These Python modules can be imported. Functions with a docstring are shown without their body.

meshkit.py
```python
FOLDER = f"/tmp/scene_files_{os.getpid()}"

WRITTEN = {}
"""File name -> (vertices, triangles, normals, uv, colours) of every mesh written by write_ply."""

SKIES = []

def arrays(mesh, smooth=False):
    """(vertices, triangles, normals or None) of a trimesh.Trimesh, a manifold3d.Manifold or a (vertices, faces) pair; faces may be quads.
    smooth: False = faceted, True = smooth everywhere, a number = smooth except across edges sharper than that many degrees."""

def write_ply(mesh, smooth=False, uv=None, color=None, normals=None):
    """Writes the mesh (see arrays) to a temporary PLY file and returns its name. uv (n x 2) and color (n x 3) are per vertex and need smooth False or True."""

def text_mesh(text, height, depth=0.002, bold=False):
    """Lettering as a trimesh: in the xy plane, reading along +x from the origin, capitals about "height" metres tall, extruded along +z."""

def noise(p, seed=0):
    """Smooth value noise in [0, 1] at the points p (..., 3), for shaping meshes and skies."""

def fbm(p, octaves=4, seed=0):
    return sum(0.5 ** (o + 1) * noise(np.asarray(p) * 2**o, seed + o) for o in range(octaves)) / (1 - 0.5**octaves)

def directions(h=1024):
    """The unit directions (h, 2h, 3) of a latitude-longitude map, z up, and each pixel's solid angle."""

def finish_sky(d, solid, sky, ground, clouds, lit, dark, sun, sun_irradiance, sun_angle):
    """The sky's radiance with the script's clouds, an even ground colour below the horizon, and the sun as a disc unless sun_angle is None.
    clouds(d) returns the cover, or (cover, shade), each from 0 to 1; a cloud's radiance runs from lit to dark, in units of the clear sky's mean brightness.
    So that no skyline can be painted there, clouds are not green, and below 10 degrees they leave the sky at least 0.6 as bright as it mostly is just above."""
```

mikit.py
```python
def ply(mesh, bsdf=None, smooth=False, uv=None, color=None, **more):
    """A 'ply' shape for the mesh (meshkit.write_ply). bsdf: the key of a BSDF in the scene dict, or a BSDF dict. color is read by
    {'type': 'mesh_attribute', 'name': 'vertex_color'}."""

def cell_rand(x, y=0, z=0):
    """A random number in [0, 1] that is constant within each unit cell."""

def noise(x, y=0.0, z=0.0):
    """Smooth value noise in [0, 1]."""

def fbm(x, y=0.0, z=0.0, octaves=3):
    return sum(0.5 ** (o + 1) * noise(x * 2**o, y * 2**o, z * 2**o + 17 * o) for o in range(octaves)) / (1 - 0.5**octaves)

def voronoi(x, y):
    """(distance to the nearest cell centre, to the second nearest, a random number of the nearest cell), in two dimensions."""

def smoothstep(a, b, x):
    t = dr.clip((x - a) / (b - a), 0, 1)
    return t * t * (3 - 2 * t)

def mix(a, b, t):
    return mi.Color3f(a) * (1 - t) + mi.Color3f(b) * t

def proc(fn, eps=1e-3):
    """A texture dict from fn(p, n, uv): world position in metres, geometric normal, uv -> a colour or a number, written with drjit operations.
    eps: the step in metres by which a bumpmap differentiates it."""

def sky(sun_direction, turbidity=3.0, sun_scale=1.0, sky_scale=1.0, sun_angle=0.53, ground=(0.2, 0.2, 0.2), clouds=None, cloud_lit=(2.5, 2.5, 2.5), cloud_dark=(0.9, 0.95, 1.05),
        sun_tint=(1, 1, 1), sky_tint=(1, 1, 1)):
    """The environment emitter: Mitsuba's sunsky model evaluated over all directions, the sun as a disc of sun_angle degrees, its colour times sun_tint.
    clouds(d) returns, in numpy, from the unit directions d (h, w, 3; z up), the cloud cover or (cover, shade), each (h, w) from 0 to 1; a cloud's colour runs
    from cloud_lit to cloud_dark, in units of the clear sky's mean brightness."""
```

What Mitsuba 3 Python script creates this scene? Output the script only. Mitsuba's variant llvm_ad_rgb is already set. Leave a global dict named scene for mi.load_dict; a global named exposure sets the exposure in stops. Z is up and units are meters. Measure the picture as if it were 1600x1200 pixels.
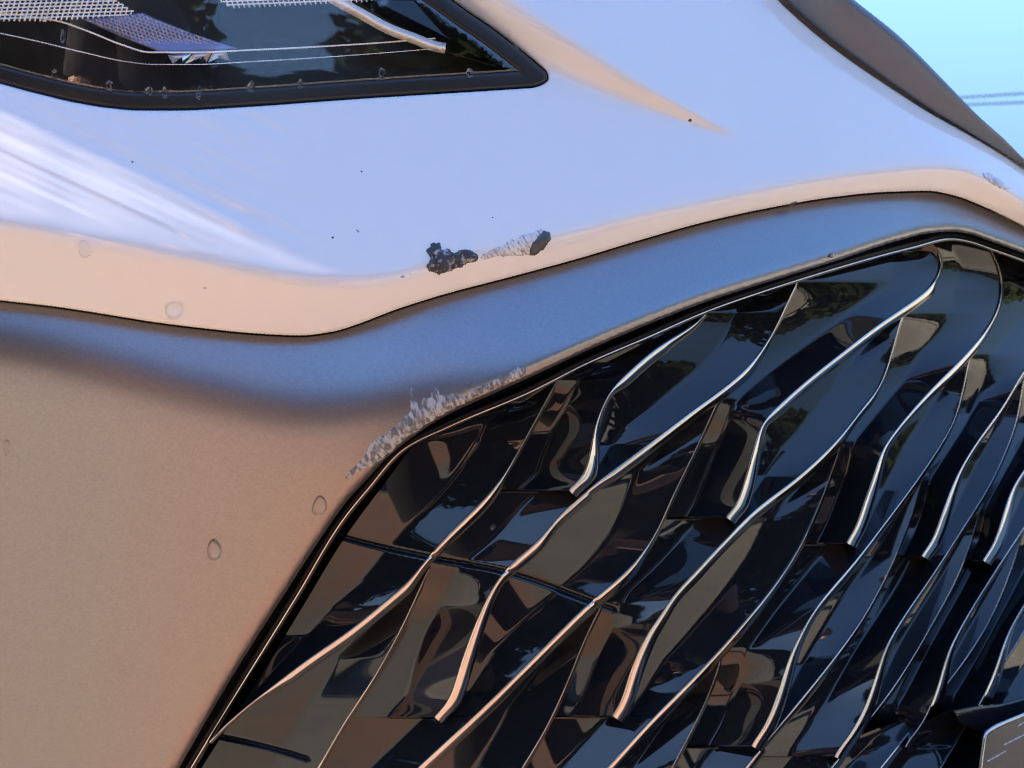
import math, random, numpy as np, trimesh, mitsuba as mi, mikit, meshkit, drjit as dr
from scipy.spatial import cKDTree, Delaunay
from scipy.interpolate import PchipInterpolator
import shapely
from shapely.geometry import Polygon, LineString
rng = np.random.default_rng(7)
T = mi.ScalarTransform4f
scene, labels = {}, {}

# ---------------------------------------------------------------- camera, sky, exposure
CAM = np.array([0, 0, 0.86]); PITCH = math.radians(-8.0); HFOV = 66.0
FPX = 800 / math.tan(math.radians(HFOV / 2))
FWD = np.array([0, math.cos(PITCH), math.sin(PITCH)]); UPV = np.array([0, -math.sin(PITCH), math.cos(PITCH)]); RIGHT = np.array([1.0, 0, 0])
scene['camera'] = {'type': 'thinlens', 'fov': HFOV, 'fov_axis': 'x', 'aperture_radius': 0.0016, 'focus_distance': 0.50, 'near_clip': 0.01, 'far_clip': 3000.0,
                   'to_world': T().look_at(origin=CAM.tolist(), target=(CAM + FWD).tolist(), up=[0, 0, 1])}
SEL, SAZ = math.radians(38), math.radians(10.6)
SUN = (-math.cos(SAZ) * math.cos(SEL), -math.sin(SAZ) * math.cos(SEL), math.sin(SEL))
def dimming_veil(d):                                              # dark blue veil added to dim the sky low down, the same all round
    el = np.degrees(np.arcsin(np.clip(d[..., 2], 0, 1)))
    return 0.90 * np.exp(-(el / 27.0) ** 2)
scene['sky'] = mikit.sky(SUN, turbidity=2.2, sun_scale=0.74, ground=(0.19, 0.13, 0.09), clouds=dimming_veil, cloud_lit=(0.018, 0.050, 0.120), sky_tint=(0.87, 0.955, 1.06))
labels['sky'] = {'kind': 'structure'}
exposure = 4.76

# ---------------------------------------------------------------- the car's front as a reference surface
YAW = math.radians(22); KC = 0.12
EA = np.array([math.cos(YAW), math.sin(YAW), 0]); EN = np.array([math.sin(YAW), -math.cos(YAW), 0]); C0 = np.array([0, 0.5, CAM[2]])

def ray(u, v):
    u, v = np.asarray(u, float), np.asarray(v, float)
    return FWD + ((u - 800) / FPX)[..., None] * RIGHT + ((600 - v) / FPX)[..., None] * UPV

def P(u, v, h=0.0):
    """point of the sight line (u, v) that stands h metres proud of the reference surface of the car's front"""
    r = ray(u, v); o = CAM - C0
    rn, ra, on, oa = r @ EN, r @ EA, o @ EN, o @ EA
    t = (h - on) / rn
    for _ in range(12):
        a = oa + t * ra
        t = (h - KC * a * a - on) / rn
    return CAM + t[..., None] * r

def mpp(u, v):
    """metres per pixel at the reference surface"""
    return ((P(u, v) - CAM) @ FWD) / FPX

def spl(pts, n=None, step=2.0):
    """smooth curve through the points"""
    p = np.asarray(pts, float); d = np.r_[0, np.cumsum(np.linalg.norm(np.diff(p, axis=0), axis=1))]
    n = n or max(8, int(d[-1] / step)); s = np.linspace(0, d[-1], n)
    return np.stack([PchipInterpolator(d, p[:, 0])(s), PchipInterpolator(d, p[:, 1])(s)], 1)

def fu(pts):
    p = np.asarray(sorted(pts), float); f = PchipInterpolator(p[:, 0], p[:, 1], extrapolate=False)
    def g(u):
        u = np.asarray(u, float); return f(np.clip(u, p[0, 0], p[-1, 0]))
    return g

def dist(curve, u, v):
    return cKDTree(curve).query(np.stack([np.ravel(u), np.ravel(v)], 1))[0].reshape(np.shape(u))

def softplus(x, w):
    return w * np.logaddexp(0, x / w)

def sstep(a, b, x):
    t = np.clip((x - a) / (b - a), 0, 1); return t * t * (3 - 2 * t)

# ---------------------------------------------------------------- materials
def rgb(*c): return {'type': 'rgb', 'value': list(c)}
def mat(name, d): scene[name] = d
mat('white_paint', {'type': 'twosided', 'b': {'type': 'plastic', 'diffuse_reflectance': rgb(0.78, 0.78, 0.79), 'int_ior': 1.5, 'nonlinear': True}})
mat('satin_grey', {'type': 'twosided', 'b': {'type': 'principled', 'base_color': mikit.proc(lambda p, n, uv: mi.Color3f(0.232, 0.224, 0.236) * (0.89 + 0.22 * mikit.noise(p.x * 1500, p.y * 1500, p.z * 1500))), 'metallic': 1.0, 'roughness': 0.37, 'specular': 0.5}})
mat('edge_grey', {'type': 'twosided', 'b': {'type': 'principled', 'base_color': rgb(0.085, 0.105, 0.14), 'metallic': 0.15, 'roughness': 0.4}})
mat('gloss_black', {'type': 'twosided', 'b': {'type': 'plastic', 'diffuse_reflectance': rgb(0.007, 0.008, 0.011), 'int_ior': 1.48}})
mat('matt_black', {'type': 'twosided', 'b': {'type': 'principled', 'base_color': rgb(0.015, 0.015, 0.016), 'roughness': 0.6}})
mat('dark_chrome', {'type': 'twosided', 'b': {'type': 'principled', 'base_color': rgb(0.48, 0.485, 0.49), 'metallic': 1.0, 'roughness': 0.07}})
mat('bright_chrome', {'type': 'twosided', 'b': {'type': 'principled', 'base_color': rgb(0.85, 0.85, 0.86), 'metallic': 1.0, 'roughness': 0.12}})
mat('torn_plastic', {'type': 'twosided', 'b': {'type': 'principled', 'base_color': mikit.proc(lambda p, n, uv: mikit.mix((0.085, 0.085, 0.092), (0.30, 0.297, 0.30), mikit.smoothstep(0.36, 0.66, mikit.fbm(p.x * 620 + p.z * 190, p.y * 400, p.z * 210)))), 'roughness': 0.5}})
mat('bare_dark', {'type': 'twosided', 'b': {'type': 'principled', 'base_color': rgb(0.035, 0.037, 0.042), 'roughness': 0.4}})
mat('clear_lens', {'type': 'thindielectric', 'int_ior': 1.5})
def ground_colour(p, n, uv):                                    # pale worn paving; the redder band is added to warm the reflections
    a = mikit.mix((0.158, 0.153, 0.128), (0.230, 0.218, 0.184), mikit.fbm(p.x * 1.5, p.y * 1.5, 0.0))
    b = mikit.mix((0.255, 0.150, 0.105), (0.325, 0.190, 0.132), mikit.fbm(p.x * 3.0, p.y * 3.0, 3.0))
    band = mikit.smoothstep(-0.55, 0.05, p.x + 0.25 * mikit.noise(p.x * 2, p.y * 2)) * (1 - mikit.smoothstep(0.75, 1.1, p.x))
    return mikit.mix(a, b, band)
mat('terracotta', {'type': 'twosided', 'b': {'type': 'principled', 'base_color': mikit.proc(ground_colour), 'roughness': 0.9}})
mat('rubber', {'type': 'twosided', 'b': {'type': 'principled', 'base_color': rgb(0.012, 0.012, 0.013), 'roughness': 0.32, 'specular': 0.35}})
mat('cable_black', {'type': 'twosided', 'b': {'type': 'diffuse', 'reflectance': rgb(0.02, 0.02, 0.022)}})
mat('water', {'type': 'dielectric', 'int_ior': 1.33})

# ---------------------------------------------------------------- mesh helpers
def put(key, mesh, m, smooth=True, **lab):
    scene[key] = mikit.ply(mesh, m, smooth=smooth)
    if lab: labels[key] = lab

def grid_mesh(X):
    n, m = X.shape[:2]; i = np.arange(n * m).reshape(n, m)
    f = np.stack([i[:-1, :-1], i[1:, :-1], i[1:, 1:], i[:-1, 1:]], -1).reshape(-1, 4)
    return trimesh.Trimesh(X.reshape(-1, 3), np.vstack([f[:, [0, 1, 2]], f[:, [0, 2, 3]]]), process=False)

def orient(mesh):
    """turn the faces towards the outside of the car"""
    v, f = mesh.vertices, mesh.faces
    n = np.cross(v[f[:, 1]] - v[f[:, 0]], v[f[:, 2]] - v[f[:, 0]])
    bad = ((CAM - v[f].mean(1)) * n).sum(1) < 0
    g = f.copy(); g[bad] = g[bad][:, ::-1]
    return trimesh.Trimesh(v, g, process=False)

def flipall(mesh):
    v, f = mesh.vertices, mesh.faces
    n = np.cross(v[f[:, 1]] - v[f[:, 0]], v[f[:, 2]] - v[f[:, 0]])
    if (((CAM - v[f].mean(1)) * n).sum(1)).sum() < 0: f = f[:, ::-1]
    return trimesh.Trimesh(v, f, process=False)

def sheet(poly, hfun, step=5.0, flange=0.012, roll=0.0015, fine=None):
    """a panel: polygon (px of the reference surface), height function; its edge rolls over and returns inwards by flange metres"""
    poly = shapely.segmentize(poly.simplify(0.15), 2.5)
    rings = [np.array(r.coords)[:-1] for r in [poly.exterior, *poly.interiors]]
    b = np.vstack(rings)
    u0, v0, u1, v1 = poly.bounds
    gu, gv = np.meshgrid(np.arange(u0, u1, step), np.arange(v0, v1, step)); gu[1::2] += step / 2
    g = np.stack([gu.ravel(), gv.ravel()], 1); g = g + rng.uniform(-.2, .2, g.shape) * step * 0.3
    if fine is not None:
        x0, y0, x1, y1 = fine; inside = (g[:, 0] > x0) & (g[:, 0] < x1) & (g[:, 1] > y0) & (g[:, 1] < y1)
        fu_, fv_ = np.meshgrid(np.arange(x0, x1, 3.0), np.arange(y0, y1, 3.0)); fu_[1::2] += 1.5
        g = np.vstack([g[~inside], np.stack([fu_.ravel(), fv_.ravel()], 1)])
    tree = cKDTree(b); rp = 6.0
    pts = [b]
    d = tree.query(g)[0]
    pts.append(g[shapely.contains_xy(poly, g[:, 0], g[:, 1]) & (d > step * 0.9 + 1.5)])
    for off in (1.2, 2.8, 5.0):
        q = poly.buffer(-off)
        for gg in getattr(q, 'geoms', [q]):
            for r in [gg.exterior, *gg.interiors]: pts.append(np.array(shapely.segmentize(r, 3.5).coords)[:-1])
    q = np.vstack(pts); 
    keep = np.ones(len(q), bool)
    for i, j in cKDTree(q).query_pairs(0.7): keep[max(i, j)] = False
    keep[:len(b)] = True; q = q[keep]
    tri = Delaunay(q).simplices
    c = q[tri].mean(1); tri = tri[shapely.contains_xy(poly, c[:, 0], c[:, 1])]
    h = hfun(q[:, 0], q[:, 1])
    de = tree.query(q)[0]
    x = np.clip(1 - de / rp, 0, 1); h = h - roll * (1 - np.sqrt(np.clip(1 - x * x, 0, 1)))
    m = flipall(orient(trimesh.Trimesh(P(q[:, 0], q[:, 1], h), tri, process=False)))
    parts, at = [m], 0
    for r in rings:
        k = len(r); hb = h[at:at + k]; at += k
        A = np.stack([P(r[:, 0], r[:, 1], hb - f) for f in (0.0, flange * .5, flange)], 1); A = np.concatenate([A, A[:1]])
        parts.append(grid_mesh(A))
    return parts[0], parts[1:]

def put_sheet(key, poly, hfun, m, **kw):
    lab = kw.pop('lab', {})
    a, fl = sheet(poly, hfun, **kw)
    put(key, trimesh.util.concatenate([a, *fl]), m, True, **lab)

CAR = 'parked_car'
labels[CAR] = {'label': 'scraped white car front with satin grey grille surround and gloss black grille', 'category': 'car'}

# ---------------------------------------------------------------- feature lines of the bumper (traced, on the reference surface)
crease = fu([(-400, 290), (-200, 318), (0, 350), (60, 360), (120, 372), (200, 386), (300, 405), (380, 420), (440, 431), (500, 438), (560, 439), (610, 434), (660, 421), (700, 410), (760, 396), (830, 380), (900, 364), (1000, 339), (1100, 318), (1200, 297), (1300, 279), (1400, 267), (1460, 263), (1500, 266), (1530, 276), (1560, 291), (1600, 314), (1700, 372), (1900, 490)])
liplow = fu([(-400, 420), (-200, 444), (0, 469), (80, 478), (160, 490), (240, 503), (320, 513), (400, 521), (470, 524), (520, 518), (560, 506), (620, 483), (700, 458), (800, 432), (900, 405), (1000, 375), (1100, 347), (1200, 325), (1300, 308), (1380, 300), (1450, 298), (1490, 305), (1540, 324), (1600, 353), (1700, 405), (1900, 515)])
gapline = spl([(1000, -230), (1110, -110), (1215, 0), (1250, 33), (1300, 74), (1350, 110), (1400, 143), (1450, 175), (1500, 203), (1550, 232), (1600, 264), (1700, 334), (1900, 480)])
E1 = spl([(560, -180), (700, -72), (800, 0), (905, 70), (1000, 130), (1090, 180), (1150, 213), (1250, 262)])
E1u, E1o = E1[:, 0], E1[:, 1]
facet = spl([(1020, -170), (1190, -10), (1320, 105), (1420, 188), (1500, 247), (1560, 285), (1640, 335)])
lamp_line = [(-330, 20), (-150, 85), (0, 130), (60, 146), (120, 160), (170, 168), (220, 172), (280, 172), (340, 169), (420, 164), (500, 158), (600, 151), (700, 145), (780, 140), (825, 137), (846, 132), (856, 122), (851, 110), (830, 92), (800, 68), (770, 45), (730, 18), (700, -4), (620, -60), (480, -150), (300, -210), (0, -210), (-330, -210)]
lamp_poly = Polygon(np.vstack([spl(lamp_line[:15]), spl(lamp_line[14:18]), spl(lamp_line[17:23]), np.array(lamp_line[23:])])).buffer(0)
rim = spl([(1900, 520), (1700, 432), (1600, 392), (1550, 374), (1510, 361), (1485, 358), (1450, 361), (1400, 373), (1300, 406), (1200, 437), (1106, 467), (1012, 503), (919, 543), (825, 587), (760, 616), (690, 649), (640, 682), (600, 715), (575, 742), (540, 780), (503, 832), (437, 933), (363, 1050), (279, 1194), (200, 1335), (120, 1480)])
_t = np.gradient(rim, axis=0); _t /= np.linalg.norm(_t, axis=1, keepdims=True)
rim = rim + np.stack([-_t[:, 1], _t[:, 0]], 1) * -3.5          # the visible brow ends a little lower than the traced crest
bead = spl([(1900, 540), (1700, 450), (1600, 407), (1550, 389), (1510, 376), (1487, 373), (1425, 387), (1325, 414), (1200, 453), (1106, 486), (1012, 527), (919, 567), (825, 614), (700, 667), (631, 702), (575, 764), (534, 815), (462, 934), (385, 1058), (300, 1197), (220, 1335), (140, 1480)])

def h_panel(u, v):
    s = mpp(u, v); dc = (crease(u) - v) * s
    A = 0.030 - 0.42 * dc - 0.8 * np.clip(dc, 0, 1) ** 2
    # the step beside the headlamp that runs out to the right
    i = np.clip(np.searchsorted(E1u, u), 1, len(E1u) - 1)
    below = v > np.interp(u, E1u, E1o)
    sd = dist(E1, u, v) * np.where(below, -1, 1)
    run = np.clip((1160 - u) / 330, 0, 1.35)
    w = 74 * np.maximum(run, 0.05)
    A = A + 0.028 * run * sstep(-w, 0.12 * w, sd)
    # the facet along the bonnet
    a2 = v < np.interp(u, facet[:, 0], facet[:, 1])
    df = dist(facet, u, v) * np.where(a2, 1, -1) * s
    A = A - 0.20 * softplus(df, 0.003)
    # ripples shaped into the outer corner to break grazing sun into streaks
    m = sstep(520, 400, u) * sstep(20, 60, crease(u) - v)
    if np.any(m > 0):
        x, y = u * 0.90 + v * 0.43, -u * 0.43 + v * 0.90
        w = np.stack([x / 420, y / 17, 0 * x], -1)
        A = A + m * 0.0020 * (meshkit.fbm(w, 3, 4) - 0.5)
    # the lip
    return A - 0.95 * softplus(-dc, 0.0022)

_u = np.arange(-400, 1901, 2.0)
from scipy.ndimage import gaussian_filter1d
_sl = gaussian_filter1d(liplow(_u), 28, mode='nearest'); _sh = gaussian_filter1d(h_panel(_u, liplow(_u)), 28, mode='nearest')
def liplow_s(u): return np.interp(u, _u, _sl)
def lip_h(u): return np.interp(u, _u, _sh)

roll_at = fu([(-400, 60), (0, 75), (300, 110), (600, 150), (800, 170), (1000, 190), (1900, 200)])
def h_surround(u, v):
    s = mpp(u, v)
    d1 = (v - liplow_s(u)) * s; rb = roll_at(u) * s
    h = lip_h(u) - 0.009 + 0.55 * d1 - 0.85 * softplus(d1 - rb, 0.0135)
    dr_ = dist(rim, u, v)
    x = np.clip(1 - dr_ / 21, 0, 1)
    return h - 0.009 * (1 - np.sqrt(np.clip(1 - x * x, 0, 1)))

# white bumper
us = np.arange(-400, 1901, 4.0)
low = np.stack([us, liplow(us)], 1)
gp = gapline[gapline[:, 0] > 1000]
body = Polygon(np.vstack([low, gp[::-1], [(560, -230), (-400, -230)]])).buffer(0).difference(lamp_poly.buffer(1.0))
if hasattr(body, 'geoms'): body = max(body.geoms, key=lambda g: g.area)
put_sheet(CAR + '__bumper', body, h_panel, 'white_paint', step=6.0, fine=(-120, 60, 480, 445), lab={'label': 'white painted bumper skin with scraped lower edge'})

# satin surround
gap_px = 5.0
top = np.stack([us, liplow(us) + 3.0], 1)
sur = Polygon(np.vstack([top, rim, [(-400, 1480)]])).buffer(0)
if hasattr(sur, 'geoms'): sur = max(sur.geoms, key=lambda g: g.area)
put_sheet(CAR + '__grille_surround', sur, h_surround, 'satin_grey', step=6.0, flange=0.02, roll=0.0005, lab={'label': 'satin grey grille surround with torn upper edge'})

# ---------------------------------------------------------------- grille
rr = rim[::6]; hr = h_surround(rr[:, 0], rr[:, 1]) - 0.0
def basis(u, v):
    x, y = (np.asarray(u) - 900) / 700, (np.asarray(v) - 700) / 500
    return np.stack([np.ones_like(x), x, y, x * x, x * y], -1)
sel = (rr[:, 0] < 1700) & (rr[:, 1] < 1350)
coef = np.linalg.lstsq(basis(rr[sel, 0], rr[sel, 1]), hr[sel], rcond=None)[0]
def h_grille(u, v): return basis(u, v) @ coef - 0.004

def sweep(curve, offs, hfun):
    """strip along a curve: offs = list of (offset px to the inside, height above hfun)"""
    t = np.gradient(curve, axis=0); t /= np.linalg.norm(t, axis=1, keepdims=True)
    n = np.stack([t[:, 1], -t[:, 0]], 1)   # towards the inside of the grille for a curve that runs right to left
    cols = []
    for o, dh in offs:
        q = curve + n * (-o)
        cols.append(P(q[:, 0], q[:, 1], hfun(q[:, 0], q[:, 1]) + dh))
    return flipall(grid_mesh(np.stack(cols, 1)))

fr = bead
put(CAR + '__grille_frame', sweep(rim, [(-6, -0.016), (0, -0.014), (4, -0.010), (7, -0.0085), (16, -0.0065), (17.5, -0.0085)], h_grille), 'gloss_black')
put(CAR + '__grille_frame__chrome_bead', sweep(bead, [(-3.2, -0.0075), (-2.6, -0.0052), (-1.2, -0.0036), (0.4, -0.0034), (1.8, -0.0042), (3, -0.0065), (3.4, -0.009)], h_grille), 'dark_chrome')
put(CAR + '__grille_frame__inner_lip', sweep(bead, [(3.2, -0.008), (7, -0.009), (9, -0.0105), (10, -0.016)], h_grille), 'gloss_black')

RAMP = 0.025
# vane lines, each from its top to its lower end
V = [
 ([(700, 640), (640, 705), (590, 770), (540, 838), (472, 950), (395, 1075), (312, 1205), (240, 1330), (180, 1440)], 'frame'),
 ([(884, 572), (867, 599), (838, 652), (806, 710), (785, 745), (759, 776), (712, 822), (672, 865), (640, 905), (600, 940), (545, 985), (480, 1030), (415, 1080), (360, 1125), (325, 1160)], 1),
 ([(669, 887), (650, 930), (629, 975), (588, 1050), (541, 1122), (497, 1197), (440, 1280), (370, 1380)], 1),
 ([(1108, 486), (1081, 509), (1028, 541), (981, 581), (956, 606), (937, 644), (925, 681), (916, 728), (905, 752), (882, 762)], 1),
 ([(1250, 428), (1241, 448), (1228, 475), (1206, 522), (1175, 566), (1134, 603), (1087, 637), (1041, 672), (978, 719), (912, 769), (880, 798), (840, 845), (790, 888), (765, 925), (738, 985), (718, 1040), (700, 1095), (675, 1120)], 1),
 ([(1123, 619), (1100, 672), (1069, 737), (1050, 775), (1025, 831), (997, 872), (966, 903), (925, 937), (906, 955), (825, 1035), (762, 1097), (700, 1155), (640, 1210), (540, 1300), (440, 1400)], 1),
 ([(941, 941), (912, 1000), (887, 1062), (850, 1141), (816, 1197), (760, 1290), (700, 1380)], 1),
 ([(1440, 366), (1460, 384), (1471, 402), (1473, 416), (1466, 432), (1452, 450), (1420, 474), (1370, 508), (1312, 553), (1265, 590), (1225, 625), (1190, 662), (1175, 706), (1159, 762), (1150, 790), (1128, 808)], 1),
 ([(1408, 488), (1391, 556), (1375, 603), (1350, 634), (1316, 678), (1247, 744), (1178, 797), (1137, 838), (1091, 887), (1053, 928), (1028, 966), (1012, 987), (1000, 1010), (985, 1045), (972, 1090), (955, 1120)], 1),
 ([(1316, 684), (1294, 750), (1272, 806), (1250, 853), (1216, 906), (1162, 972), (1100, 1040), (1019, 1122), (950, 1197), (860, 1290), (760, 1400)], 1),
 ([(1130, 1012), (1112, 1070), (1085, 1130), (1050, 1197), (1000, 1290), (950, 1380)], 1),
 ([(1535, 376), (1555, 405), (1565, 436), (1564, 468), (1550, 502), (1509, 553), (1459, 603), (1397, 675), (1378, 703), (1362, 750), (1347, 790), (1336, 825), (1318, 848)], 1),
 ([(1514, 553), (1503, 612), (1491, 656), (1466, 700), (1441, 737), (1381, 818), (1344, 866), (1272, 953), (1250, 990), (1231, 1030), (1215, 1080), (1190, 1140), (1170, 1165)], 1),
 ([(1441, 741), (1425, 800), (1406, 850), (1381, 906), (1350, 962), (1300, 1031), (1231, 1116), (1178, 1181), (1090, 1290), (1000, 1400)], 1),
 ([(1700, 440), (1660, 500), (1600, 578), (1569, 631), (1537, 675), (1512, 712), (1494, 744), (1481, 775), (1466, 816), (1452, 852), (1436, 866)], 1),
 ([(1598, 585), (1587, 659), (1569, 709), (1547, 756), (1516, 806), (1459, 894), (1400, 981), (1381, 1015), (1366, 1060), (1350, 1105), (1325, 1150), (1300, 1180)], 1),
 ([(1533, 785), (1519, 837), (1500, 890), (1459, 969), (1409, 1053), (1319, 1172), (1220, 1290), (1120, 1400)], 1),
 ([(1760, 500), (1680, 620), (1640, 675), (1600, 734), (1581, 762), (1562, 819), (1548, 858), (1532, 874)], 1),
 ([(1680, 625), (1660, 700), (1635, 765), (1600, 822), (1553, 894), (1500, 981), (1480, 1020), (1462, 1080), (1440, 1130), (1410, 1165)], 1),
 ([(1599, 827), (1569, 916), (1544, 972), (1497, 1044), (1412, 1153), (1300, 1290), (1210, 1400)], 1),
 ([(1760, 700), (1700, 800), (1640, 885), (1600, 944), (1572, 994), (1556, 1040), (1535, 1090), (1510, 1130)], 1),
 ([(1655, 870), (1630, 930), (1600, 985), (1537, 1084), (1475, 1190), (1400, 1300), (1330, 1400)], 1),
 ([(1800, 780), (1720, 930), (1650, 1050), (1580, 1160), (1500, 1290), (1440, 1400)], 1),
 ([(1900, 800), (1820, 950), (1750, 1090), (1680, 1230), (1600, 1400)], 1),
]
lines = []
for pts, kind in V:
    c = spl(pts, step=1.0); c = c + gaussian_filter1d(c - np.linspace(c[0], c[-1], len(c)), 16, axis=0, mode='reflect') * 1.0 - (c - np.linspace(c[0], c[-1], len(c))) if len(c) > 60 else c; o = np.argsort(c[:, 1]); c = c[o]
    y0, y1 = c[0, 1], c[-1, 1]
    def rise(y, y0=y0, y1=y1, k=kind):
        if k == 'frame': return 0 * y
        return RAMP * (sstep(0, 1, np.clip((y - y0) / (y1 - y0), 0, 1)) - 0.6) * min(1, (y1 - y0) / 330)
    lines.append(dict(y0=y0, y1=y1, x=lambda y, c=c: np.interp(y, c[:, 1], c[:, 0]), kind=kind, rise=rise))
frx = bead[np.argmin(bead[:, 1]):]                              # the left run of the frame
ff = lambda y: np.interp(y, frx[:, 1], frx[:, 0]) + 2
REC = 0.0145
seam = np.vstack([spl([(500, 826), (560, 845), (672, 870), (790, 893), (925, 940), (960, 952)], step=1), spl([(330, 1148), (430, 1170), (480, 1185)], step=1)])
vane_no = 0
def key_no(base, k): return base if k == 0 else f'{base}_{k:03d}'
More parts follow.
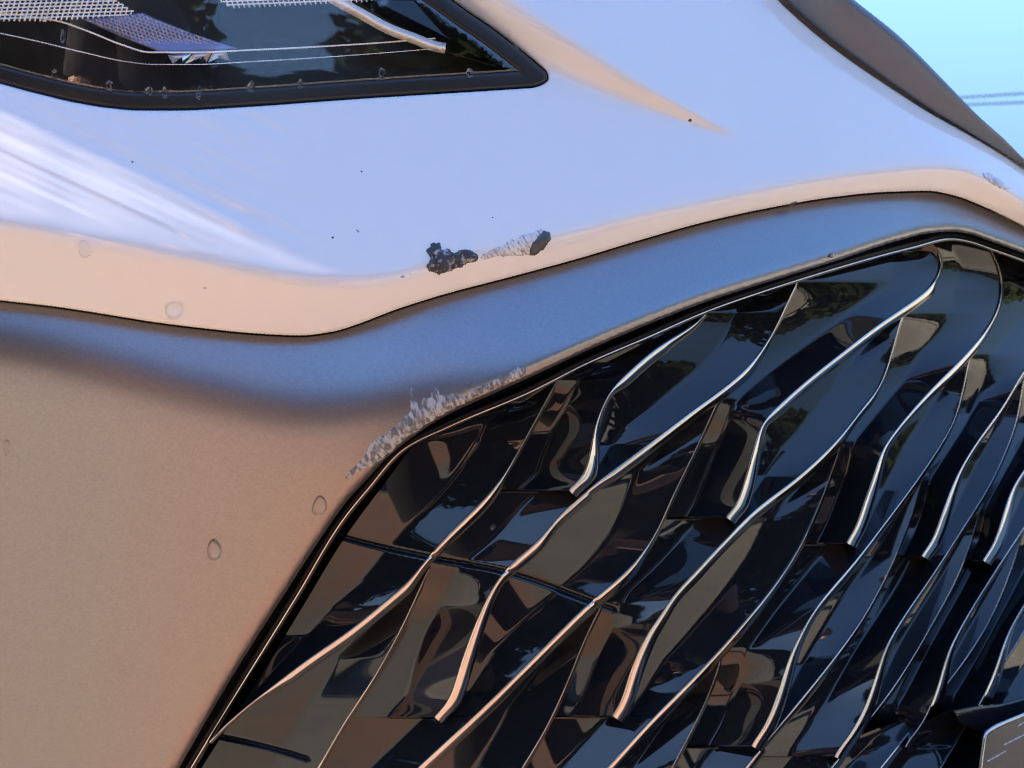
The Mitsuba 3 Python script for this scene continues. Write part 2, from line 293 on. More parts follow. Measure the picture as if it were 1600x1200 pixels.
for i, L in enumerate(lines):
    ys = np.arange(L['y0'], L['y1'] + 0.1, 2.5)
    xr = L['x'](ys)
    xl = ff(ys); hl = np.full(len(ys), -0.004); nb = np.full(len(ys), -1)
    for j, M in enumerate(lines):
        if j == i: continue
        ok = (ys >= M['y0'] - 0.01) & (ys <= M['y1'] + 0.01)
        xm = np.where(ok, M['x'](ys), -1e9)
        ok &= (xm < xr - 0.5)
        up = ok & (xm > xl)
        xl = np.where(up, xm, xl); hl = np.where(up, M['rise'](ys), hl); nb = np.where(up, j, nb)
    good = xr - xl > 0.5
    if L['kind'] == 'frame' or good.sum() < 6: continue
    ys, xr, xl, hl, nb = ys[good], xr[good], xl[good], hl[good], nb[good]
    slope = np.abs(np.gradient(xr, ys))                         # >1 where the line lies flat, <1 where it is steep
    flat = sstep(0.5, 1.1, slope)
    # width across the line in px (true perpendicular)
    wid = (xr - xl) / np.sqrt(1 + slope ** 2)
    depth = REC * np.clip(wid / 45, 0, 1.15)
    prog = (ys - ys[0]) / max(1, ys[-1] - ys[0])
    for k in np.nonzero(np.diff(nb))[0] + 1:
        if nb[k - 1] < 0 or lines[nb[k - 1]]['y1'] > ys[k] + 3: xl[k:] = xl[k:] + (xl[k - 1] + (xl[k - 1] - xl[max(k - 2, 0)]) - xl[k]) * (1 - sstep(0, 60, ys[k:] - ys[k]))
    ts = np.linspace(0, 1, 41)
    U = xl[:, None] + (xr - xl)[:, None] * ts; VV = np.repeat(ys[:, None], 41, 1)
    sd = dist(seam, U, VV)
    own = L['rise'](ys)
    tf = 1 - np.clip(72 / np.maximum(xr - xl, 1), 0.30, 0.62)[:, None]
    prof = 0.36 * ts[None, :] / tf + np.log1p(np.exp((ts[None, :] - tf) / 0.012)) * 0.012 / (1 - tf) * 0.64 * 0.44 if False else (0.47 * ts[None, :] + 0.53 * np.log1p(np.exp((ts[None, :] - tf) / 0.015)) * 0.015 / (1 - tf))
    prof = np.clip(prof, 0, 1)
    left = np.minimum(hl, own) - depth
    for k in np.nonzero(np.diff(nb))[0] + 1:                    # a new vane rises out of this one at its tip: no step there
        if nb[k - 1] < 0 or lines[nb[k - 1]]['y1'] > ys[k] + 3:
            f = sstep(0, 90, ys[k:] - ys[k]); left[k:] = left[k - 1] * (1 - f) + left[k:] * f
    H = h_grille(U, VV) - 0.007 + left[:, None] + (own - left)[:, None] * prof - 0.003 * np.exp(-(sd / 2.6) ** 2)
    key = key_no(CAR + '__grille_vane', vane_no); vane_no += 1
    face = flipall(grid_mesh(P(U, VV, H)))
    # rolled chrome edge
    w = (2.6 + 5.0 * flat + 7.0 * (1 - flat) * sstep(0.55, 0.9, prog)) * np.clip(wid / 25, 0.35, 1) * 2.2 * (0.75 + 0.25 * np.clip(1500 - xr, 0, 500) / 500)
    nx = 1 / np.sqrt(1 + slope ** 2); ny = slope / np.sqrt(1 + slope ** 2)
    cols = []
    for a in np.linspace(0, math.pi * 0.95, 9):
        o = (1 - math.cos(a)) / 2; up = math.sin(a) * 0.0034 - 0.0045 * o
        u_, v_ = xr + nx * w * o, ys + ny * w * o
        s_ = dist(seam, u_, v_)
        cols.append(P(u_, v_, h_grille(xr, ys) - 0.007 + own + up * np.clip(w / 6, .4, 1.2) - 0.003 * np.exp(-(s_ / 2.6) ** 2)))
    edge = flipall(grid_mesh(np.stack(cols, 1)))
    u_, v_ = xr + nx * w, ys + ny * w
    wall = grid_mesh(np.stack([cols[-1], P(u_ + nx * 0.5, v_ + ny * .5, h_grille(xr, ys) - 0.04)], 1))
    # closed lower end
    endrow = np.stack([P(U[-1], VV[-1], H[-1]), P(U[-1] , VV[-1] + 3, H[-1] - 0.004), P(U[-1], VV[-1] + 4, H[-1] - 0.02)], 0)
    endc = grid_mesh(endrow)
    put(key, trimesh.util.concatenate([face, wall, endc]), 'gloss_black')
    put(key + '__chrome_edge', edge, 'dark_chrome')

put_sheet(CAR + '__grille_backing', Polygon(np.vstack([bead, [(1900, 1480)]])).buffer(0), lambda u, v: h_grille(u, v) - 0.045, 'gloss_black', step=20)
put_sheet(CAR + '__inner_filler', Polygon(np.vstack([[(-400, 1480), (-400, -200), (1000, -200)], gapline[gapline[:, 0] > 1010], [(1900, 1480)]])).buffer(0).buffer(-8),
          lambda u, v: np.minimum(h_panel(u, np.minimum(v, liplow(u))), h_grille(u, np.maximum(v, 340))) - 0.09, 'matt_black', step=20)  # black filler sheet added behind the panels to block light

# ---------------------------------------------------------------- bonnet edge
gl = gapline[(gapline[:, 0] > 1050)]
top_line = spl([(1090, -195), (1230, -90), (1335, 0), (1400, 52), (1430, 80), (1480, 131), (1530, 182), (1570, 218), (1600, 248), (1700, 328), (1900, 480)], n=len(gl))
gl2 = spl(gl, n=len(gl))
hh = h_panel(gl2[:, 0], gl2[:, 1])
lo = gl2 + np.array([6, -6]) * np.clip((1640 - gl2[:, 0]) / 300, 0.35, 1)[:, None]
rows = []
for t, dh in ((0.0, -0.03), (0.0, -0.006), (0.08, -0.001), (0.3, 0.009), (0.6, 0.021), (0.82, 0.029), (0.93, 0.031), (0.98, 0.030), (1.0, 0.026)):
    q = lo + (top_line - lo) * t
    rows.append(P(q[:, 0], q[:, 1], hh + 0.62 * dh * np.clip((1680 - gl2[:, 0]) / 420, 0.25, 1)))
put(CAR + '__bonnet_edge', flipall(grid_mesh(np.stack(rows, 1))), 'edge_grey')  # front edge of the bonnet, a darker grey than its top
rows = [rows[-1]]
base = rows[0]
for d, up in ((0.004, 0.0006), (0.02, 0.002), (0.1, 0.006), (0.5, 0.03), (1.0, 0.05)):
    rows.append(base - EN * d + np.array([0, 0, up]))
put(CAR + '__bonnet', grid_mesh(np.stack(rows, 1)), 'white_paint')

# ---------------------------------------------------------------- headlamp
lampline_u = fu([(-400, 0), (-150, 85), (0, 130), (60, 146), (120, 160), (170, 168), (220, 172), (280, 172), (340, 169), (420, 164), (500, 158), (600, 151), (700, 145), (850, 136), (1000, 130)])
_lh = gaussian_filter1d(h_panel(_u, lampline_u(np.clip(_u, -399, 999)) + 3), 30, mode='nearest')
def h_lens(u, v):
    dc = (lampline_u(np.clip(u, -399, 999)) - v) * mpp(u, v)
    return np.interp(u, _u, _lh) - 0.002 - 0.03 * dc - 0.25 * np.clip(dc, 0, 1) ** 2
put_sheet(CAR + '__headlamp', lamp_poly.buffer(-2), lambda u, v: h_lens(u, v) - 0.035, 'rubber', step=10)
ring = lamp_poly.buffer(-1.0).difference(lamp_poly.buffer(-27))
put_sheet(CAR + '__headlamp__gasket', ring, lambda u, v: h_lens(u, v) - 0.0005, 'rubber', step=6)
a, fl = sheet(lamp_poly.buffer(-26), lambda u, v: h_lens(u, v), step=10, flange=0.003)
put(CAR + '__headlamp__lens', a, 'clear_lens')


def tube(p, r, n=8):
    """a round bar along the points p, radius r (number or one per point)"""
    p = np.asarray(p, float); r = np.broadcast_to(r, len(p))
    t = np.gradient(p, axis=0); t /= np.linalg.norm(t, axis=1, keepdims=True)
    a = np.cross(t, EN + [0.01, 0.02, 0.3]); a /= np.linalg.norm(a, axis=1, keepdims=True); b = np.cross(t, a)
    w = np.linspace(0, 2 * np.pi, n + 1)
    X = p[:, None] + r[:, None, None] * (np.cos(w)[None, :, None] * a[:, None] + np.sin(w)[None, :, None] * b[:, None])
    m = grid_mesh(X); m.merge_vertices(); return m

def on_lens(c, d): c = np.asarray(c, float); return P(c[:, 0], c[:, 1], h_lens(c[:, 0], c[:, 1]) - d)

def wire_mesh(key, poly, d, pitch_u, pitch_v, slant, r, m, rot=0.0):
    """woven wire insert cut to the polygon"""
    bars = []; u0, v0, u1, v1 = poly.bounds; cu, cv = (u0 + u1) / 2, (v0 + v1) / 2; R = max(u1 - u0, v1 - v0)
    ca, sa = math.cos(rot), math.sin(rot)
    for fam in (0, 1):
        for k in range(-200, 201):
            if fam == 0: a, b = np.array([-R, k * pitch_v]), np.array([R, k * pitch_v])
            else: a, b = np.array([k * pitch_u - slant * R, -R]), np.array([k * pitch_u + slant * R, R])
            a, b = [np.array([cu + q[0] * ca - q[1] * sa, cv + q[0] * sa + q[1] * ca]) for q in (a, b)]
            x = LineString([a, b]).intersection(poly)
            for g in getattr(x, 'geoms', [x]):
                if g.is_empty or g.length < 3: continue
                c = np.array(shapely.segmentize(g, 4).coords)
                ph = (c @ (np.array([ca, sa]) if fam == 0 else np.array([-sa, ca]))) / (pitch_u if fam == 0 else pitch_v) * math.pi
                z = d + (0.0006 if fam else -0.0006) * np.sin(ph)
                bars.append(tube(P(c[:, 0], c[:, 1], h_lens(c[:, 0], c[:, 1]) - z), r, 5))
    put(key, trimesh.util.concatenate(bars), m)

H = CAR + '__headlamp'
mat('wire_metal', {'type': 'twosided', 'b': {'type': 'principled', 'base_color': rgb(0.85, 0.83, 0.80), 'metallic': 0.7, 'roughness': 0.35}})
mat('silver_trim', {'type': 'twosided', 'b': {'type': 'principled', 'base_color': rgb(0.85, 0.84, 0.83), 'metallic': 0.15, 'roughness': 0.25}})
mat('lilac_reflector', {'type': 'twosided', 'b': {'type': 'principled', 'base_color': rgb(0.16, 0.17, 0.30), 'metallic': 0.3, 'roughness': 0.3}})
mat('lilac_wire', {'type': 'twosided', 'b': {'type': 'principled', 'base_color': rgb(0.34, 0.34, 0.47), 'metallic': 0.4, 'roughness': 0.3}})
mesh1 = Polygon([(-250, -130), (90, -90), (178, -2), (196, 10), (216, 22), (140, 29), (70, 33), (0, 33), (-250, 30)])
mesh2 = Polygon([(240, -110), (520, -110), (590, -2), (575, 3), (470, 8), (362, 13), (340, 0)])
wire_mesh(H + '__mesh_insert', mesh1, 0.010, 8.2, 5.6, -0.35, 0.00042, 'wire_metal', rot=-0.03)
wire_mesh(H + '__mesh_insert_001', mesh2, 0.010, 8.0, 5.4, 0.35, 0.00042, 'wire_metal', rot=-0.04)
lil = Polygon([(128, 30), (165, 27), (222, 20), (245, 30), (300, 52), (372, 76), (345, 80), (290, 83), (250, 82), (190, 58)])
put_sheet(H + '__reflector', lil, lambda u, v: h_lens(u, v) - 0.020 + 0.00012 * (v - 50), 'lilac_reflector', step=8, flange=0.004)
wire_mesh(H + '__reflector__relief', lil.buffer(-2), 0.0195, 7.0, 5.0, 0.8, 0.00045, 'lilac_wire', rot=0.35) if False else wire_mesh(H + '__reflector_relief', lil.buffer(-2), 0.0185, 7.0, 5.0, 0.8, 0.00045, 'lilac_wire', rot=0.35)
put(H + '__light_guide', tube(on_lens(spl([(-200, -10), (0, 20), (90, 33), (140, 50), (190, 70), (235, 82), (300, 82), (400, 78), (550, 70), (680, 60)], step=5), 0.015), 0.0005), 'wire_metal')
put(H + '__light_guide_001', tube(on_lens(spl([(-200, 10), (0, 52), (60, 65), (130, 82), (200, 97), (240, 101), (300, 101), (400, 96), (500, 90), (680, 76)], step=5), 0.013), 0.00028), 'bright_chrome')
fac = []
for a, b, c, e in (((262, 86), (300, 84), (285, 100), (270, 100)), ((302, 84), (330, 83), (322, 99), (288, 100)), ((332, 83), (354, 82), (360, 96), (325, 98))):
    q = np.array([a, b, c, e], float); mid = q.mean(0)
    pts = np.vstack([on_lens(q, 0.016), on_lens(mid[None], 0.011)])
    fac.append(trimesh.Trimesh(pts, [[0, 1, 4], [1, 2, 4], [2, 3, 4], [3, 0, 4]], process=False))
put(H + '__lens_block', trimesh.util.concatenate(fac), 'bright_chrome', False)
strip = spl([(440, -60), (525, 1), (560, 20), (610, 47), (650, 62), (676, 72), (696, 76)], step=4)
st = np.gradient(strip, axis=0); st /= np.linalg.norm(st, axis=1, keepdims=True); sn = np.stack([-st[:, 1], st[:, 0]], 1)
put(H + '__chrome_strip', grid_mesh(np.stack([on_lens(strip + sn * o, d) for o, d in ((-9, 0.017), (-7, 0.012), (-3, 0.0085), (0, 0.008), (4, 0.0105), (8, 0.017))], 1)), 'silver_trim')
wing = Polygon([(585, -40), (720, -30), (830, 100), (780, 108), (700, 84), (610, 38), (560, 8)])
put_sheet(H + '__inner_wing', wing, lambda u, v: h_lens(u, v) - 0.026 - 0.25 * (100 - v) * mpp(u, v), 'gloss_black', step=8, flange=0.006)
low_trim = spl([(-200, 50), (0, 108), (100, 138), (200, 150), (300, 152), (400, 146), (480, 138), (600, 128), (760, 114), (820, 106)], step=5)
put(H + '__lower_trim', tube(on_lens(low_trim, 0.010), 0.0005), 'gloss_black')

# ---------------------------------------------------------------- scrapes, chips
def fbm3(p, f, seed=0, o=4): return meshkit.fbm(np.asarray(p) * f, o, seed)
def patch(key, poly, hfun, m, lift=0.0006, amp=0.002, freq=260, along=(0, 1), stretch=1.0, step=2.2, ragged=2.0, lab=None, seed=1, dig=0.0):
    """torn material on a panel: ragged outline, crumbled or combed relief standing on the panel (dig > 0: a hollow with a raised rim)"""
    b = np.array(shapely.segmentize(poly, 2.0).exterior.coords)[:-1]
    b = b + (meshkit.noise(np.c_[b * 0.22, b[:, :1] * 0], seed)[:, None] - .5) * ragged * 2 * np.array([[.8, 1]]) + rng.normal(0, ragged * .16, b.shape)
    poly = Polygon(b).buffer(0)
    if hasattr(poly, 'geoms'): poly = max(poly.geoms, key=lambda g: g.area)
    b = np.array(shapely.segmentize(poly, 1.6).exterior.coords)[:-1]
    u0, v0, u1, v1 = poly.bounds
    gu, gv = np.meshgrid(np.arange(u0, u1, step), np.arange(v0, v1, step)); g = np.stack([gu.ravel(), gv.ravel()], 1) + rng.uniform(-.7, .7, (gu.size, 2))
    g = g[shapely.contains_xy(poly, g[:, 0], g[:, 1])]
    d = cKDTree(b).query(g)[0]; g = g[d > 1.1]
    q = np.vstack([b, g]); tri = Delaunay(q).simplices; c = q[tri].mean(1); tri = tri[shapely.contains_xy(poly, c[:, 0], c[:, 1])]
    d = cKDTree(b).query(q)[0]
    a = np.asarray(along, float); a /= np.linalg.norm(a); x = q @ a / stretch; y = q @ np.array([-a[1], a[0]])
    w = np.c_[x, y, 0 * x] * 0.0004
    n = fbm3(w, freq, seed) * .6 + .4 * np.abs(fbm3(w, freq * 1.9, seed + 9) * 2 - 1)
    e = sstep(0, 5, d)
    h = hfun(q[:, 0], q[:, 1]) - 0.0015 * (d < 0.01) + lift * e + e * amp * (n - .35) - dig * sstep(2, 12, d)
    mm = flipall(orient(trimesh.Trimesh(P(q[:, 0], q[:, 1], h), tri, process=False)))
    put(key, mm, m, 28, **(lab or {}))
    return poly

mat('scraped_pale', {'type': 'twosided', 'b': {'type': 'principled', 'base_color': mikit.proc(lambda p, n, uv: mikit.mix((0.17, 0.175, 0.195), (0.50, 0.505, 0.53), mikit.smoothstep(0.3, 0.6, mikit.fbm((p.x + p.z * 0.6) * 1100, p.y * 500, (p.z - p.x * 0.6) * 160)))), 'roughness': 0.45}})
mat('crumbled', {'type': 'twosided', 'b': {'type': 'principled', 'base_color': mikit.proc(lambda p, n, uv: mikit.mix((0.02, 0.022, 0.028), (0.24, 0.24, 0.255), mikit.smoothstep(0.5, 0.72, mikit.fbm(p.x * 420, p.y * 420, p.z * 420)))), 'roughness': 0.6}})
crater = Polygon([(664, 392), (676, 378), (692, 378), (690, 388), (702, 386), (706, 392), (722, 388), (735, 388), (748, 398), (747, 407), (730, 415), (715, 420), (705, 424), (690, 432), (680, 428), (668, 426), (664, 415), (671, 404)])
patch(CAR + '__lip_gouge', crater, h_panel, 'crumbled', lift=0.0018, amp=0.0042, freq=280, ragged=2.6, lab={'label': 'crumbled dark gouge in the white lip'}, seed=3)
band = Polygon([(745, 401), (765, 390), (790, 378), (815, 366), (838, 357), (850, 356), (845, 370), (832, 390), (827, 401), (800, 402), (775, 403), (755, 408)])
patch(CAR + '__lip_scrape', band, h_panel, 'scraped_pale', lift=0.0005, amp=0.0008, freq=620, along=(-.55, 1), stretch=9, ragged=1.8, lab={'label': 'pale combed scrape on the white lip'}, seed=5)
dark_end = Polygon([(847, 358), (860, 361), (862, 374), (853, 388), (838, 401), (826, 400), (827, 388), (831, 378), (841, 370)])
patch(CAR + '__lip_hole', dark_end, lambda u, v: h_panel(u, v) + 0.0004, 'bare_dark', lift=0.001, amp=0.003, freq=120, ragged=1.2, lab={'label': 'dark torn end of the scrape'}, seed=6)
for k, (cu, cv, r) in enumerate(((629, 433, 5), (640, 428, 3), (655, 422, 3))):
    patch(key_no(CAR + '__lip_crumb', k), Polygon([(cu + r * 1.3 * math.cos(t), cv + r * .8 * math.sin(t)) for t in np.linspace(0, 6.28, 9)[:-1]]), h_panel, 'scraped_pale', amp=0.002, step=1.6, ragged=1.0, seed=20 + k)
tear = Polygon([(535, 748), (545, 735), (560, 720), (572, 705), (575, 695), (590, 683), (605, 675), (620, 662), (630, 650), (641, 640), (638, 625), (640, 602), (645, 603), (648, 622), (655, 630), (662, 618), (668, 622), (675, 612), (678, 604), (688, 606), (688, 616), (710, 614), (725, 620), (735, 610), (760, 598), (785, 585), (810, 572), (822, 569), (826, 581), (818, 588), (800, 598), (770, 611), (740, 624), (715, 637), (690, 650), (665, 667), (640, 682), (620, 700), (600, 716), (592, 724), (585, 730), (570, 733), (555, 742), (545, 750)])
patch(CAR + '__surround_tear', tear, h_surround, 'torn_plastic', lift=0.0005, amp=0.0014, freq=620, along=(-.30, 1), stretch=5, step=1.5, ragged=1.5, lab={'label': 'torn fibrous grey scrape along the grille surround'}, seed=8)
scr3 = Polygon([(1530, 266), (1547, 269), (1566, 281), (1582, 297), (1570, 298), (1550, 290), (1536, 278)])
patch(CAR + '__lip_scrape_001', scr3, h_panel, 'scraped_pale', lift=0.0005, amp=0.002, freq=200, along=(1, .6), stretch=3, ragged=1.8, lab={'label': 'grey scrape near the middle of the lip'}, seed=11)
patch(CAR + '__paint_chip', Polygon([(1231, 323), (1238, 316), (1247, 313), (1244, 319), (1237, 321)]), h_panel, 'bare_dark', lift=0.0003, amp=0.0004, step=1.5, ragged=.6, seed=12)
patch(CAR + '__rim_chip', Polygon([(1294, 403), (1297, 395), (1306, 393), (1308, 398), (1301, 403)]), lambda u, v: h_surround(u, v) + 0.001, 'torn_plastic', lift=0.0008, amp=0.002, step=1.5, ragged=.6, seed=13)
spk = []
for u, v, r in ((1078, 188, 2.6), (207, 253, 1.6), (565, 268, 1.3), (520, 371, 1.8), (558, 360, 1.2), (770, 340, 1.2), (320, 450, 1.2), (560, 362, 1.1)):
    a = np.linspace(0, 2 * np.pi, 8)[:-1]; q = np.c_[u + r * np.cos(a) * 1.2, v + r * np.sin(a)]
    pts = np.vstack([P(q[:, 0], q[:, 1], h_panel(q[:, 0], q[:, 1]) + 0.0001), P(np.array([u]), np.array([v]), h_panel(np.array([u]), np.array([v])) + 0.0004)])
    spk.append(orient(trimesh.Trimesh(pts, [[i, (i + 1) % 7, 7] for i in range(7)], process=False)))
put(CAR + '__dirt_speck', trimesh.util.concatenate(spk), 'bare_dark', False, kind='stuff')

# ---------------------------------------------------------------- number plate corner
plate = Polygon([(1537, 1156), (1539, 1147), (1549, 1138), (1600, 1114), (1720, 1060), (1720, 1420), (1480, 1420), (1530, 1200)])
mat('plate_grey', {'type': 'twosided', 'b': {'type': 'principled', 'base_color': rgb(0.018, 0.021, 0.028), 'roughness': 0.3, 'specular': 0.25}})
def h_plate(u, v): return h_grille(u, v) + 0.024 + 0.10 * (v - 1150) * mpp(u, v)
NP = CAR + '__number_plate_holder'
put_sheet(NP, plate, h_plate, 'plate_grey', step=10, flange=0.03, roll=0.003)
edge_c = spl([(1532, 1200), (1537, 1160), (1538.5, 1151), (1541, 1145), (1549, 1139), (1600, 1116), (1720, 1062)], step=3)
put(NP + '__bright_edge', tube(P(edge_c[:, 0], edge_c[:, 1], h_plate(edge_c[:, 0], edge_c[:, 1]) + 0.0002), 0.0014), 'dark_chrome')
for k, (a, b) in enumerate((((1568, 1164), (1604, 1146)), ((1542, 1190), (1572, 1173)), ((1590, 1135), (1612, 1120)))):
    q = np.stack([np.linspace(a[0], b[0], 6), np.linspace(a[1], b[1], 6)], 1)
    put(key_no(NP + '__scratch', k), tube(P(q[:, 0], q[:, 1], h_plate(q[:, 0], q[:, 1])), 0.0005, 5), 'scraped_pale')
put_sheet(CAR + '__number_plate_bracket', Polygon([(1488, 1110), (1520, 1103), (1560, 1100), (1660, 1075), (1660, 1112), (1600, 1130), (1545, 1150), (1500, 1132)]), lambda u, v: h_grille(u, v) + 0.008, 'gloss_black', step=10, flange=0.02, roll=0.003)

# ---------------------------------------------------------------- water drops
def drop(name, label, u, v, ru, rv, hfun, tall=0.0022, group=None):
    n = 20; a = np.linspace(0, 2 * np.pi, n + 1)[:-1]; rings = []
    wob = 1 + 0.10 * np.sin(2 * a + u) + 0.07 * np.sin(3 * a + v)
    for t in np.linspace(1, 0.12, 8):
        q = np.c_[u + wob * ru * t * np.cos(a), v + wob * rv * t * np.sin(a) * np.where(np.sin(a) > 0, 1, 1.25)]
        rings.append(P(q[:, 0], q[:, 1], hfun(q[:, 0], q[:, 1]) + tall * math.sqrt(1 - t * t) - 0.00012))
    X = np.stack(rings); X = np.concatenate([X, X[:, :1]], 1); m = grid_mesh(X)
    c = trimesh.Trimesh(np.vstack([rings[0], rings[0].mean(0)]), [[i, (i + 1) % n, n] for i in range(n)], process=False)
    c2 = trimesh.Trimesh(np.vstack([rings[-1], rings[-1].mean(0)]), [[i, (i + 1) % n, n] for i in range(n)], process=False)
    m = trimesh.util.concatenate([m, c, c2]); m.merge_vertices(); m.fix_normals()
    put(name, m, 'water', 50, label=label, category='water drop', **({'group': group} if group else {}))
drop('water_drop', 'large round clear drop on the cream bumper lip left of its lowest bend', 272, 487, 13, 13, h_panel, 0.0034)
drop('water_drop_001', 'small clear drop high on the cream bumper lip near the left edge', 132, 391, 10, 12, h_panel, 0.0016)
drop('water_drop_002', 'long clear drop alone in the middle of the brown satin panel', 334, 862, 10, 15, h_surround, 0.0036)
drop('water_drop_003', 'clear drop on the satin panel beside the grille edge below the torn scrape', 499, 792, 11, 14, h_surround, 0.0024)
drop('water_drop_004', 'narrow clear drop on the satin panel at the far left edge', 10, 700, 5, 11, h_surround, 0.0014)
ORD = ['first from the left along its lower edge', 'second from the left along its lower edge', 'third along its lower edge where it bends', 'fourth along its lower edge where it bends', 'fifth along its lower edge beside the bend', 'sixth along its lower edge', 'seventh along its lower edge', 'eighth along its lower edge, below the middle', 'nearest its pointed right end', 'highest of those at its left end']
for k, (u, v) in enumerate(((85, 116), (171, 135), (233, 143), (258, 146), (311, 149), (392, 137), (470, 132), (597, 116), (735, 115), (98, 58))):
    drop(f'water_drop_{k + 5:03d}', f'small clear drop on the headlamp lens, {ORD[k]}', u, v, 4.5 + (k % 3), 7 + (k * 2) % 4, h_lens, 0.0016, 'drops along the headlamp lens')

# ---------------------------------------------------------------- ground, cables
g = trimesh.creation.box((400, 400, 0.02)); g.apply_translation([0, 0, -0.01])
put('ground', g, 'terracotta', False, kind='structure')
for k, (va, vb, dd, lab) in enumerate(((156, 146, 24.0, 'upper dark overhead cable against the blue sky'), (166, 160, 24.6, 'lower dark overhead cable against the blue sky'))):
    a, b = CAM + ray(1450, va) * dd, CAM + ray(1600, vb) * dd
    dirv = (b - a) / np.linalg.norm(b - a)
    put('overhead_cable' if k == 0 else 'overhead_cable_001', tube(np.array([a - dirv * 30, a, b, b + dirv * 40]), 0.026), 'cable_black', True, label=lab, category='cable', group='overhead cables')

# ---------------------------------------------------------------- beside and behind the camera (seen in the paint, the lens and the grille; plus unseen sun blockers)
A0 = P(np.array([0.0]), np.array([180.0]), h_panel(np.array([0.0]), np.array([180.0])))[0]
SH = np.array([SUN[0], SUN[1], 0]) / math.hypot(SUN[0], SUN[1]); SW = np.array([SH[1], -SH[0], 0]); SW = SW * np.sign(SW[1])   # SW: away from the camera
def prism(plan, z0, z1, r=0.02):
    q = Polygon(plan).buffer(-r).buffer(r, 8)
    m = trimesh.creation.extrude_polygon(q, z1 - z0); m.apply_translation([0, 0, z0]); return m
E0 = (A0 + SH * 0.16)[:2]
fl = [E0, E0 + SH[:2] * 0.05 + SW[:2] * 0.01, E0 + SH[:2] * 0.20 + SW[:2] * 0.10, E0 + SH[:2] * 0.30 + SW[:2] * 0.40, E0 + SH[:2] * 0.05 + SW[:2] * 0.40]
put(CAR + '__shade_block', prism(fl, 0.45, 1.40, 0.004), 'white_paint', 30)  # unseen block added to cast the slanting shadow edge on the bumper
E2 = (A0 + SH * 1.0 + SW * 0.012)[:2]  # corner of an unseen wall added to shade the rest of the front
mat('added_wall_ochre', {'type': 'twosided', 'b': {'type': 'principled', 'base_color': rgb(0.30, 0.17, 0.10), 'roughness': 0.9}})
put('added_wall', prism([E2, E2 + SH[:2] * 0.2, E2 + SH[:2] * 0.2 + SW[:2] * 5, E2 + SW[:2] * 5], -0.01, 3.4, 0.005), 'added_wall_ochre', False,
    label='unseen ochre wall added beside the car to keep the sun off its front', category='wall')

# the photographer, standing behind the camera with the telephone held low
from manifold3d import Manifold, CrossSection
def man(m): return Manifold.hull_points(np.asarray(m, float))
_sp = trimesh.creation.icosphere(2).vertices
def bone(a, ra, b, rb): return man(np.vstack([_sp * ra + a, _sp * rb + b]))
def chain(pts): 
    out = None
    for (a, ra), (b, rb) in zip(pts[:-1], pts[1:]):
        m = bone(np.array(a, float), ra, np.array(b, float), rb); out = m if out is None else out + m
    return out
def solid(m, edge=0.012, it=8):
    m = m.refine_to_length(edge).to_mesh(); t = trimesh.Trimesh(m.vert_properties[:, :3], m.tri_verts); trimesh.smoothing.filter_taubin(t, iterations=it); return t
PH = CAM - FWD * 0.014 - UPV * 0.030               # middle of the telephone
def hand(side):
    """palm behind the telephone's short side, fingers in front of its edge, thumb on the screen"""
    c = PH + RIGHT * side * 0.092 - UPV * 0.012 - FWD * 0.012
    m = man(np.vstack([_sp * 0.012 + c + UPV * a - FWD * b for a in (-0.034, 0.030) for b in (0.0, 0.05)]))
    for k, (z, ln) in enumerate(((0.030, 0.030), (0.010, 0.036), (-0.010, 0.034), (-0.028, 0.026))):
        p0 = c + UPV * z; p1 = p0 + FWD * 0.026 + RIGHT * side * 0.004; p2 = p1 + FWD * 0.010 - RIGHT * side * (ln * 0.7); p3 = p2 - RIGHT * side * (ln * 0.55) - FWD * 0.004
        m = m + chain([(p0, 0.0095), (p1, 0.009), (p2, 0.0082), (p3, 0.0072)])
    t0 = c - UPV * 0.02 - FWD * 0.05; m = m + chain([(t0, 0.013), (t0 - RIGHT * side * 0.02 + UPV * 0.03 + FWD * 0.02, 0.011), (t0 - RIGHT * side * 0.05 + UPV * 0.04 + FWD * 0.035, 0.009)])
    return m, c - FWD * 0.055 - UPV * 0.012
X0, Y0 = 0.24, -0.50
skin = None
for side in (-1, 1):
    h, wr = hand(side)
    el = np.array([X0 + side * 0.27, Y0 + 0.06, 1.06]); sh = np.array([X0 + side * 0.19, Y0 - 0.02, 1.40])
    arm = chain([(wr, 0.024), (wr * .5 + el * .5, 0.036), (el, 0.040), (sh, 0.050)])
    skin = h + arm if skin is None else skin + h + arm
neck = chain([((X0, Y0 - 0.02, 1.40), 0.062), ((X0, Y0 + 0.02, 1.56), 0.056)])
head = man(np.vstack([_sp * [0.074, 0.092, 0.090] + [X0, Y0 + 0.03, 1.665], _sp * [0.050, 0.055, 0.045] + [X0, Y0 + 0.07, 1.575]]))
nose = bone(np.array([X0, Y0 + 0.125, 1.655]), 0.010, np.array([X0, Y0 + 0.143, 1.622]), 0.014)
ears = bone(np.array([X0 - 0.078, Y0 + 0.02, 1.66]), 0.014, np.array([X0 - 0.078, Y0 + 0.01, 1.63]), 0.012) + bone(np.array([X0 + 0.078, Y0 + 0.02, 1.66]), 0.014, np.array([X0 + 0.078, Y0 + 0.01, 1.63]), 0.012)
skin = skin + neck + head + nose + ears
mat('skin', {'type': 'twosided', 'b': {'type': 'principled', 'base_color': rgb(0.50, 0.27, 0.17), 'roughness': 0.5}})
mat('dark_cloth', {'type': 'twosided', 'b': {'type': 'principled', 'base_color': rgb(0.018, 0.020, 0.026), 'roughness': 0.9}})
mat('trouser_cloth', {'type': 'twosided', 'b': {'type': 'principled', 'base_color': rgb(0.03, 0.03, 0.035), 'roughness': 0.9}})
labels['person'] = {'label': 'person in a dark shirt holding a phone, mirrored in the gloss black grille', 'category': 'person'}
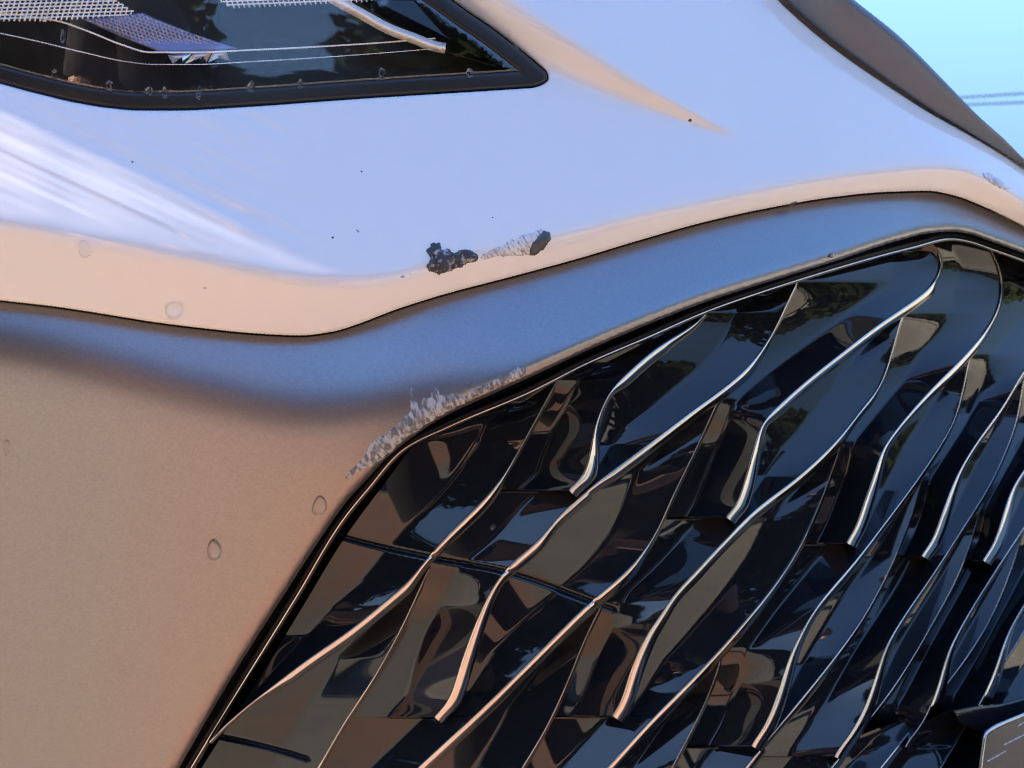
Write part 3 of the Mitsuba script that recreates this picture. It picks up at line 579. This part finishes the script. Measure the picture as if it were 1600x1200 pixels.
put('person__body', solid(skin, 0.008), 'skin')
shirt = man(np.vstack([_sp * [0.15, 0.10, 0.05] + [X0, Y0 - 0.02, 1.40], _sp * [0.165, 0.115, 0.05] + [X0, Y0, 1.22]])) + man(np.vstack([_sp * [0.165, 0.115, 0.05] + [X0, Y0, 1.22], _sp * [0.155, 0.12, 0.05] + [X0, Y0, 0.90]]))
for side in (-1, 1): shirt = shirt + bone(np.array([X0 + side * 0.17, Y0 - 0.02, 1.40]), 0.070, np.array([X0 + side * 0.235, Y0 + 0.02, 1.22]), 0.064)
put('person__shirt', solid(shirt, 0.02), 'dark_cloth')
tr = man(np.vstack([_sp * [0.15, 0.115, 0.05] + [X0, Y0, 0.90], _sp * [0.16, 0.12, 0.05] + [X0, Y0, 0.80]]))
for side in (-1, 1): tr = tr + chain([((X0 + side * 0.085, Y0, 0.80), 0.085), ((X0 + side * 0.10, Y0, 0.47), 0.072), ((X0 + side * 0.10, Y0, 0.12), 0.062)])
put('person__trousers', solid(tr, 0.02), 'trouser_cloth')
for k, sgn in enumerate((-1, 1)):
    put(key_no('person__shoe', k), solid(bone(np.array([X0 + sgn * 0.10, Y0 - 0.03, 0.045]), 0.042, np.array([X0 + sgn * 0.11, Y0 + 0.16, 0.035]), 0.034), 0.012), 'dark_cloth')
put('person__hair', solid(man(np.vstack([_sp * [0.080, 0.095, 0.080] + [X0, Y0 + 0.012, 1.695]])) - man(_sp * [0.2, 0.2, 0.2] + [X0, Y0 + 0.30, 1.60]), 0.015), 'dark_cloth')
ph = CrossSection([[(-0.078, -0.037), (0.078, -0.037), (0.078, 0.037), (-0.078, 0.037)]]).offset(-0.008, 1).offset(0.008, 1).extrude(0.0085).to_mesh()
pv = ph.vert_properties[:, :3]; pv = PH + pv[:, :1] * RIGHT + pv[:, 1:2] * UPV - (pv[:, 2:3]) * FWD
put('telephone', trimesh.Trimesh(pv, ph.tri_verts), 'gloss_black', False, label='dark phone held up in both hands by the person mirrored in the grille', category='phone')

# a far-off line of trees behind the photographer
tv, tf_, n0 = [], [], 0
leaf = np.array([[-1, 0, 0], [0, -.6, 0], [1, 0, 0], [0, .6, 0]], float)
for k in range(40):
    a_ = -125 + k * 250 / 39 + rng.uniform(-2, 2)                  # degrees round from straight behind the camera, positive to the right
    tall = (1 - sstep(30, 44, a_)) * sstep(-60, -46, a_)
    R = rng.uniform(24, 32) - 9.5 * tall; cx, cy = math.sin(math.radians(a_)) * R, -math.cos(math.radians(a_)) * R
    Ht = rng.uniform(3.0, 4.6) + tall * rng.uniform(6.0, 8.5); wd = rng.uniform(2.2, 3.2) + 0.8 * tall
    nl = int(500 + 900 * tall)
    d = rng.normal(size=(nl, 3)); d /= np.linalg.norm(d, axis=1, keepdims=True); d *= rng.uniform(.35, 1, (nl, 1)) ** .6
    c = np.array([cx, cy, Ht * .54]) + d * [wd, wd, Ht * .48] * (0.72 + .56 * meshkit.noise(d * 2.6 + k * 7.3, 3)[:, None])
    for j in range(nl):
        q = trimesh.transformations.random_rotation_matrix(rng.uniform(size=3))[:3, :3]
        tv.append(leaf @ q.T * rng.uniform(.28, .55) + c[j])
    o = n0 + 4 * np.arange(nl); tf_.append(np.stack([np.r_[o, o], np.r_[o + 1, o + 2], np.r_[o + 2, o + 3]], 1)); n0 += 4 * nl
    t = trimesh.creation.cylinder(0.16, Ht * .7, sections=8); t.apply_translation([cx, cy, Ht * .35]); tv.append(t.vertices); tf_.append(t.faces + n0); n0 += len(t.vertices)
mat('tree_green', {'type': 'twosided', 'b': {'type': 'diffuse', 'reflectance': rgb(0.035, 0.05, 0.022)}})
put('distant_trees', trimesh.Trimesh(np.vstack(tv), np.vstack(tf_), process=False), 'tree_green', False, label='dark line of trees far behind the photographer', category='trees', kind='stuff')
